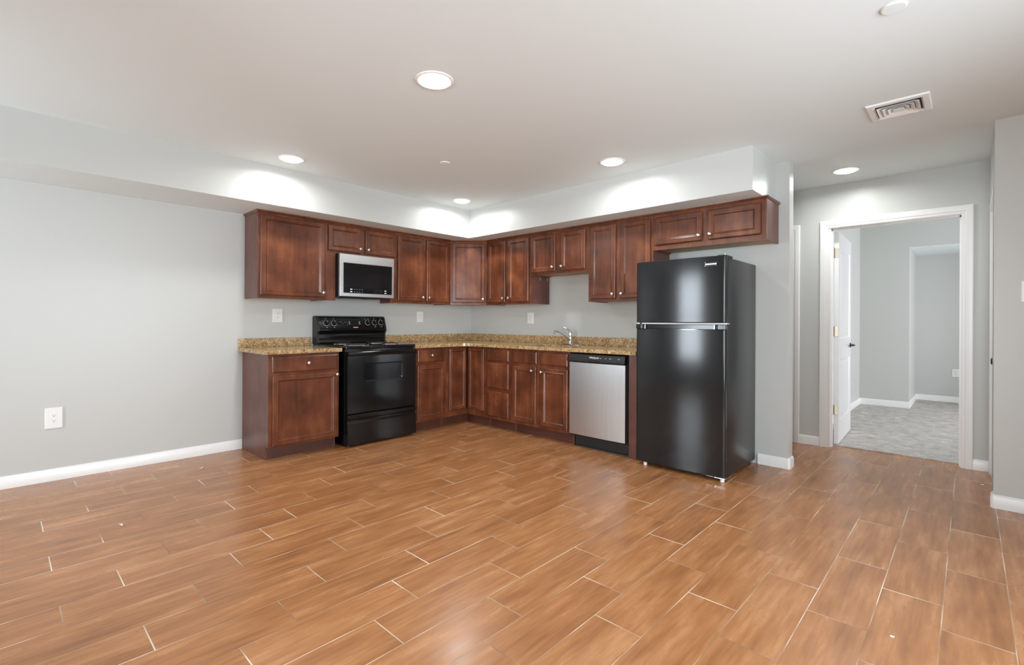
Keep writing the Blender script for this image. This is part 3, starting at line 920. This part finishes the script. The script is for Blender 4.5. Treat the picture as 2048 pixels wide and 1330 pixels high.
for x, z in ((0.088, 1.140), (0.170, 1.140), (0.552, 1.145), (0.636, 1.145), (0.715, 1.147)):
    m = MB().lathe([(0.030, 0.0), (0.0285, 0.0012), (0.0265, 0.0012)], axis='-Y', n=24)
    ko = guard_obj(m, 'knob_dial', M_GREY, x, z)
    m = MB().lathe([(0.0265, 0.0), (0.0255, 0.007), (0.019, 0.009), (0.018, 0.022), (0.0165, 0.024)], axis='-Y', n=24)
    m.box(-0.0045, 0.0045, -0.028, -0.008, -0.0215, 0.0215, 0.002)
    ko2 = guard_obj(m, 'control_knob', M_BLACK, x, z, 0.0016)
    m = MB().box(-0.0012, 0.0012, -0.0288, -0.0279, 0.004, 0.0205)
    mk = m.build('pointer_mark', M_WHITEP, t)
    mk.parent = bg; mk.location = on_guard(x, z, 0.0016); mk.rotation_euler = (-tilt, 0, 0)
for x, z, w, h in ((0.088, 1.186, .010, .006), (0.170, 1.186, .010, .006), (0.530, 1.186, .018, .004), (0.565, 1.186, .018, .004), (0.636, 1.188, .010, .006), (0.715, 1.188, .010, .006),
                   (0.092, 1.097, .014, .005), (0.172, 1.097, .014, .005), (0.640, 1.102, .014, .005), (0.716, 1.103, .014, .005)):
    p = on_guard(x, z, 0.0)
    MB().box(x - w / 2, x + w / 2, p[1] - 0.0012, p[1] + 0.002, z - h / 2, z + h / 2).build('printed_mark', M_GREY, bg)
m = MB().box(-0.072, 0.072, -0.003, 0.0, -0.024, 0.026, 0.001)
cp = guard_obj(m, 'clock_panel', M_GLASSB, 0.400, 1.142)
m = MB().box(-0.045, 0.045, -0.002, 0.0, -0.020, 0.022, 0.001)
guard_obj(m, 'indicator_panel', M_GLASSB, 0.262, 1.142)
for dx in (-0.060, 0.056):
    for dz in (-0.010, 0.010):
        guard_obj(MB().box(dx - 0.007, dx + 0.007, -0.0042, -0.001, dz - 0.006, dz + 0.006, 0.001), 'clock_button', M_GREY, 0.400, 1.142)
for dx, dz, w in ((-0.02, 0.012, 0.026), (-0.004, 0.0, 0.006), (0.03, 0.008, 0.022), (0.006, -0.01, 0.008)):
    guard_obj(MB().box(dx - w / 2, dx + w / 2, -0.0026, -0.001, dz - 0.0015, dz + 0.0015), 'indicator_mark', M_GREY, 0.262, 1.142)
m = MB().box(-0.028, 0.028, -0.0025, 0.0, -0.005, 0.005, 0.001)
guard_obj(m, 'nameplate', M_NICKEL, 0.405, 1.096)
# coil burners with chrome drip bowls
for x, y, r in ((0.195, -0.23, 0.078), (0.195, -0.50, 0.100), (0.575, -0.23, 0.100), (0.575, -0.50, 0.078)):
    b = MB().lathe([(r + 0.022, 0.9315), (r + 0.020, 0.936), (r + 0.008, 0.9355), (r * 0.5, 0.9318), (0.012, 0.9316)], (x, y, 0), 'Z', 32, cap0=False)
    bo = b.build('drip_bowl', M_CHROME, t, smooth=0.6)
    pts = []
    turns = 4.0
    for i in range(97):
        a = i / 96 * turns * 2 * PI
        rr = 0.016 + (r - 0.016) * i / 96
        pts.append((x + rr * math.cos(a), y + rr * math.sin(a), 0.9425))
    MB().tube(pts, 0.0042, 8).build('coil_element', M_BLACKM, bo, smooth=1.0)

# ---------------------------------------------------------------- microwave
MY, MW, MZ0, MZ1 = -2.066, 0.608, 1.397, 1.8215
t = thing('microwave_oven', 'stainless over-the-range microwave with a black glass door above the range', 'microwave', (0, MY, MZ0), PI / 2)
Hm = MZ1 - MZ0
MB().box(0.004, MW - 0.004, -0.372, -0.003, 0.0, Hm - 0.002, 0.003).build('case', M_BLACKM, t)
r = [rect(0, MW, 0.006, Hm - 0.002, -0.374), rect(0, MW, 0.006, Hm - 0.002, -0.398), rect(0.004, MW - 0.004, 0.010, Hm - 0.006, -0.402),
     rect(0.036, MW - 0.024, 0.040, Hm - 0.088, -0.402), rect(0.037, MW - 0.025, 0.041, Hm - 0.089, -0.3995)]
df = MB().loops(r).build('door', M_STEELH, t)
MB().box(0.0375, MW - 0.0255, -0.4012, -0.3996, 0.0415, Hm - 0.0895, 0.0005).build('glass', M_GLASSB, df)
def touch_key(x0, x1, z, h, mat, y=-0.4018):
    MB().box(x0, x1, y, -0.4008, z - h, z + h).build('touch_key', mat, df)
for zz in (0.055, 0.078):
    touch_key(0.108, 0.130, zz, 0.0045, M_WHITEP); touch_key(MW - 0.115, MW - 0.093, zz, 0.0045, M_WHITEP)
    for k in range(4): touch_key(0.150 + k * 0.028, 0.159 + k * 0.028, zz, 0.002, M_GREY)
    for k in range(5): touch_key(0.372 + k * 0.022, 0.377 + k * 0.022, zz, 0.0012, M_GREY)
m = MB()
for x in (0.10, 0.38):
    m.box(x, x + 0.13, -0.30, -0.16, -0.006, 0.0, 0.002)
m.box(0.03, MW - 0.03, -0.36, -0.33, -0.008, 0.0, 0.002)
m.build('vent_grille', M_BLACKM, t)

# ---------------------------------------------------------------- dishwasher
DWX, DWW = 2.079, 0.606
t = thing('dishwasher', 'stainless dishwasher with a black control strip between the sink cabinet and the end panel', 'dishwasher', (DWX, 0, 0))
MB().box(0.004, DWW - 0.004, -0.590, -0.02, 0.10, 0.872, 0.002).build('tub', M_SHADOW, t)
# gently bowed stainless door
N = 14
front = [(0.003 + (0.585) * i / N, -0.636 - 0.006 * math.sin(PI * i / N)) for i in range(N + 1)]
loop = [(0.003, -0.592)] + front + [(0.588, -0.592)]
dd = MB().prism(loop, 0.124, 0.790, 'Z').build('door_panel', M_STEEL, t, smooth=0.5)
prof = [(-0.592, 0.792), (-0.636, 0.792), (-0.648, 0.800), (-0.650, 0.812), (-0.640, 0.866), (-0.628, 0.872), (-0.592, 0.872)]
cs = MB().prism(prof, 0.003, 0.588, 'X').build('control_strip', M_BLACKM, t, smooth=0.5)
m = MB().prism([(-0.649, 0.798), (-0.6515, 0.806), (-0.6495, 0.818), (-0.640, 0.818), (-0.640, 0.798)], 0.215, 0.335, 'X')
m.build('handle_pocket', M_SHADOW, cs)  # raised piece; the pocket's shade is put into its near-black colour
ct = math.atan2(0.010, 0.054)
add_text('Whirlpool', 0.024, 'logo', M_WHITEP, cs, (0.277, -0.6462, 0.842), (PI / 2 - ct, 0, 0))
for x, w in ((0.346, 0.016), (0.400, 0.012), (0.446, 0.020), (0.530, 0.018)):
    MB().box(x - w / 2, x + w / 2, -0.6475, -0.640, 0.838, 0.8425).build('control_button', M_GREY, cs)
MB().box(0.02, DWW - 0.002, -0.560, -0.545, 0.012, 0.122).build('kick_plate', M_BLACKM, t)
MB().box(0.02, DWW - 0.002, -0.575, -0.545, 0.0, 0.012).build('toe_strip', M_BLACKM, t)

# ---------------------------------------------------------------- refrigerator
FX, FW, FH = 2.816, 0.708, 1.640
t = thing('refrigerator', 'tall black top-freezer refrigerator standing at the right end of the kitchen run', 'refrigerator', (FX, 0, 0))
m = MB().box(0.004, FW - 0.001, -0.662, -0.030, 0.036, FH, 0.006, 2)
m.build('cabinet_shell', M_FRSIDE, t, smooth=0.6)
def fridge_door(name, z0, z1):
    N = 20
    w = FW
    pts = []
    r = 0.014
    # plan outline: bowed front with rounded vertical edges
    for i in range(N + 1):
        s = i / N
        x = r + (w - 2 * r) * s
        pts.append((x, -0.722 - 0.010 * (1 - (2 * s - 1) ** 2)))
    left = [(r - r * math.sin(a), -0.722 + r - r * math.cos(a)) for a in [PI / 2 * k / 5 for k in range(5, 0, -1)]]
    right = [(w - r + r * math.sin(a), -0.722 + r - r * math.cos(a)) for a in [PI / 2 * k / 5 for k in range(1, 6)]]
    loop = [(0.0, -0.676)] + left + pts + right + [(w, -0.676)]
    def inset(d):
        return [(min(max(x, d), w - d), y if y > -0.69 else y + d * 0.9) for x, y in loop]
    rings = [[(x, y, z0) for x, y in inset(0.004)], [(x, y, z0 + 0.004) for x, y in loop], [(x, y, z1 - 0.004) for x, y in loop], [(x, y, z1) for x, y in inset(0.004)]]
    return MB().loops(rings).build(name, M_FRDOOR, t, smooth=0.5)
fz = fridge_door('freezer_door', 1.163, 1.652)
fd = fridge_door('refrigerator_door', 0.034, 1.112)
MB().box(0.010, FW - 0.010, -0.676, -0.663, 0.045, 1.145).build('door_gasket', M_SHADOW, t)
MB().box(0.010, FW - 0.010, -0.676, -0.663, 1.170, 1.645).build('door_gasket', M_SHADOW, t)
# handle pocket along the top of the lower door
hp = MB()
hp.box(0.0, FW, -0.700, -0.676, 1.112, 1.148, 0.002)
hp.box(0.0, 0.050, -0.726, -0.700, 1.112, 1.148, 0.003)
hp.box(0.655, FW, -0.726, -0.700, 1.112, 1.148, 0.003)
hp = hp.build('handle_pocket', M_FRDOOR, fd)
for x in (0.058, 0.645):
    MB().box(x - 0.006, x + 0.006, -0.724, -0.700, 1.114, 1.146, 0.001).build('pocket_end', M_BLACKM, hp)
for x in (0.076, 0.630):
    MB().box(x - 0.003, x + 0.003, -0.722, -0.700, 1.114, 1.146, 0.0008).build('pocket_edge', M_CHROME, hp)
MB().box(0.046, FW - 0.002, -0.716, -0.676, 1.1495, 1.1605, 0.001).build('centre_strip', M_GASKET, t)
MB().box(0.004, 0.024, -0.716, -0.676, 1.1495, 1.1605, 0.001).build('strip_end', M_GASKET, t)
hg = MB().box(FW - 0.080, FW + 0.004, -0.700, -0.64, 1.150, 1.160, 0.001)
hg.build('middle_hinge', M_CHROME, t)
m = MB().box(FW - 0.062, FW - 0.003, -0.715, -0.560, FH, FH + 0.018, 0.004, 2)
m.build('top_hinge_cover', M_BLACKM, t)
m = MB().lathe([(0.007, 0.0), (0.007, 0.008), (0.004, 0.010)], (FW - 0.018, -0.690, FH + 0.018), 'Z', 12)
m.build('hinge_pin', M_CHROME, t)
# badge: two dark bars with bright edges on the freezer door
bd = MB().box(0.562, 0.648, -0.7300, -0.722, 1.5765, 1.6115, 0.001).build('badge', M_BLACK, fz)
MB().box(0.566, 0.648, -0.7312, -0.7298, 1.5895, 1.5985, 0.0004).build('badge_band', M_NICKEL, bd)
for z_ in (1.580, 1.604):
    MB().box(0.562, 0.567, -0.7312, -0.7298, z_, z_ + 0.005, 0.0004).build('badge_tip', M_CHROME, bd)
for x, y in ((0.066, -0.690), (FW - 0.030, -0.690)):
    MB().lathe([(0.015, 0.0), (0.015, 0.020), (0.011, 0.024), (0.011, 0.046)], (x, y + 0.008, 0.0), 'Z', 16).build('levelling_foot', M_PLATE, t)
for x in (0.066, FW - 0.040):
    MB().lathe([(0.02, 0.0), (0.02, 0.04)], (x, -0.09, 0.0), 'Z', 12).build('rear_roller', M_BLACKM, t)
hb = MB().box(FW - 0.135, FW - 0.085, -0.715, -0.66, 0.0300, 0.0335).box(FW - 0.075, FW + 0.002, -0.715, -0.60, 0.0275, 0.0335)
hb.build('bottom_hinge', M_CHROME, t)

# ---------------------------------------------------------------- outlets and switch
def outlet(label, loc, rotz, w=0.078, h=0.122, tree=None):
    t = thing('wall_outlet', label, 'outlet', loc, rotz, 'white wall outlets')
    p = MB().loops([rect(-w / 2, w / 2, -h / 2, h / 2, 0.0), rect(-w / 2, w / 2, -h / 2, h / 2, -0.004), rect(-w / 2 + .004, w / 2 - .004, -h / 2 + .004, h / 2 - .004, -0.007)]).build('cover_plate', M_PLATE, t)
    for dz in (-0.0195, 0.0195):
        o = MB().loops([[(x, -0.007, z + dz) for x, z in rrect(-0.0165, 0.0165, -0.0145, 0.0145, 0.011)], [(x, -0.0085, z + dz) for x, z in rrect(-0.016, 0.016, -0.014, 0.014, 0.0105)]]).build('socket', M_PLATE, t)
        m = MB().box(-0.0075, -0.0055, -0.0089, -0.0083, dz - 0.001, dz + 0.007).box(0.0055, 0.0075, -0.0089, -0.0083, dz - 0.001, dz + 0.007)
        m.lathe([(0.0028, 0.0083), (0.0028, 0.0089)], (0, 0, dz - 0.007), '-Y', 10)
        m.build('slots', M_SLOT, o)
    MB().lathe([(0.003, 0.007), (0.0025, 0.008)], (0, 0, 0), '-Y', 10).build('screw', M_NICKEL, t)
    return t
outlet('large white outlet plate low on the bare left wall above the baseboard', (0.0, -4.057, 0.451), PI / 2, 0.096, 0.150)
outlet('white outlet plate on the wall over the short countertop, left of the range', (0.0, -2.492, 1.213), PI / 2, 0.090, 0.132)
outlet('white outlet plate under the wall cabinets just right of the range backguard', (0.0, -0.829, 1.217), PI / 2, 0.086, 0.128)
outlet('white outlet plate on the back wall above the corner counter, left of the faucet', (1.043, 0.0, 1.207), 0, 0.094, 0.132)
outlet('small white outlet low on the far bedroom wall seen through the doorway', (4.652, AYB, 0.440), 0, 0.078, 0.118)
t = thing('light_switch', 'white light switch plate on the right wall at the edge of the photo', 'light switch', (5.072, YR, 1.363), 0)
w, h = 0.080, 0.130
MB().loops([rect(-w / 2, w / 2, -h / 2, h / 2, 0.0), rect(-w / 2, w / 2, -h / 2, h / 2, -0.004), rect(-w / 2 + .004, w / 2 - .004, -h / 2 + .004, h / 2 - .004, -0.007)]).build('cover_plate', M_PLATE, t)
MB().box(-0.016, 0.016, -0.010, -0.006, -0.033, 0.033, 0.001).build('rocker', M_PLATE, t)

# ---------------------------------------------------------------- ceiling fittings
beam = bpy.data.lights.new('lamp_beam', 'AREA')
beam.shape = 'DISK'; beam.size = 0.14; beam.spread = math.radians(168); beam.energy = BEAM; beam.color = (0.97, 1.0, 0.98)
def ceiling_lamp(label, x, y, proto=None):
    lo = bpy.data.objects.new('lamp_beam', beam); COL.objects.link(lo)
    lo.location = (x, y, HC - 0.0195)
    if proto is not None:
        return dup_tree(proto, (x, y, HC), 0, label)
    t = thing('recessed_light', label, 'ceiling light', (x, y, HC), 0, 'round recessed ceiling lights')
    MB().lathe([(0.102, 0.0), (0.101, -0.004), (0.094, -0.007), (0.082, -0.006), (0.076, -0.002)], n=40, cap0=False, cap1=False).build('trim_ring', M_TRIMRING, t, smooth=0.8)
    MB().lathe([(0.0765, -0.002), (0.0755, -0.008), (0.068, -0.013), (0.045, -0.0165), (0.015, -0.018)], n=40, cap0=False).build('lens', M_LENS, t, smooth=0.8)
    return t
lp = ceiling_lamp('round ceiling light nearest the camera, at the upper middle of the photo', 2.722, -2.733)
ceiling_lamp('round ceiling light beside the left soffit, above the big left wall cabinet', 0.885, -2.733, lp)
ceiling_lamp('round ceiling light near the back soffit, above the sink side of the kitchen', 2.713, -0.938, lp)
ceiling_lamp('round ceiling light tucked into the inside corner of the soffits', 0.868, -0.926, lp)
ceiling_lamp('round ceiling light in the hall outside the bedroom doorway', 4.043, 0.587, lp)
ceiling_lamp('round ceiling light outside the picture to the left of the camera, mid room', 2.718, -4.53, lp)
# smoke alarm cover and sprinkler cap
m = MB().lathe([(0.043, 0.0), (0.043, -0.004), (0.040, -0.0065), (0.02, -0.007)], n=40)
tag(m.build('ceiling_cover_plate', M_CEIL, None, (4.575, -1.826, HC), smooth=0.6), 'flat round white cover on the ceiling at the top right of the photo', 'ceiling cover')
m = MB().lathe([(0.042, 0.0), (0.042, -0.004), (0.036, -0.006)], n=32)
tag(m.build('sprinkler_cap', M_TRIMRING, None, (1.702, -1.833, HC), smooth=0.6), 'small white sprinkler cap on the ceiling between the four kitchen lights', 'sprinkler')
# four-way ceiling vent
t = thing('ceiling_vent', 'white square ceiling air vent with stepped louvres near the hall', 'vent', (4.493, -0.636, HC))
def sq(r, z): return [(-r, -r, z), (r, -r, z), (r, r, z), (-r, r, z)]
MB().loops([sq(0.146, 0.0), sq(0.146, -0.004), sq(0.141, -0.009), sq(0.114, -0.011), sq(0.106, -0.004), sq(0.106, 0.0)], cap0=False, cap1=False).build('frame', M_TRIMRING, t)
MB().loops([sq(0.107, -0.0004), sq(0.107, -0.0010)]).build('throat_shade', M_SLOT, t)  # flat sheet under the ceiling; duct shade put into its colour
for r_ in (0.098, 0.074, 0.050):
    m = MB().loops([sq(r_ - 0.021, -0.0012), sq(r_, -0.016), sq(r_ - 0.001, -0.0175), sq(r_ - 0.023, -0.0030)], cap0=False, cap1=False)
    m.build('louvre', M_TRIMRING, t)
MB().box(-0.026, 0.026, -0.026, 0.026, -0.0165, -0.0130, 0.001).build('centre_cap', M_TRIMRING, t)

# ---------------------------------------------------------------- scraps on the floor
def scrap(label, x, y, pts, r):
    o = MB().tube(pts, r, 6).build('plastic_scrap', M_PAPER, None, (x, y, 0.0))
    return tag(o, label, 'scrap')
scrap('curled white scrap on the floor near the left base cabinet', 0.438, -3.230, [(-0.03, 0.012, 0.004), (-0.008, 0.006, 0.006), (0.010, -0.006, 0.006), (0.018, -0.022, 0.005)], [0.001, 0.004, 0.004, 0.001])
scrap('small white scrap on the open floor left of the middle', 1.330, -3.861, [(-0.02, 0.0, 0.004), (0.0, 0.008, 0.006), (0.022, 0.006, 0.004)], [0.002, 0.005, 0.001])
scrap('tiny white crumb on the floor by the right wall baseboard', 4.873, 0.560, [(-0.008, 0, 0.003), (0.008, 0.002, 0.003)], [0.003, 0.003])
scrap('tiny white crumb on the bare floor at the lower right of the photo', 4.600, -2.055, [(-0.006, 0, 0.003), (0.006, 0.003, 0.003)], [0.003, 0.002])
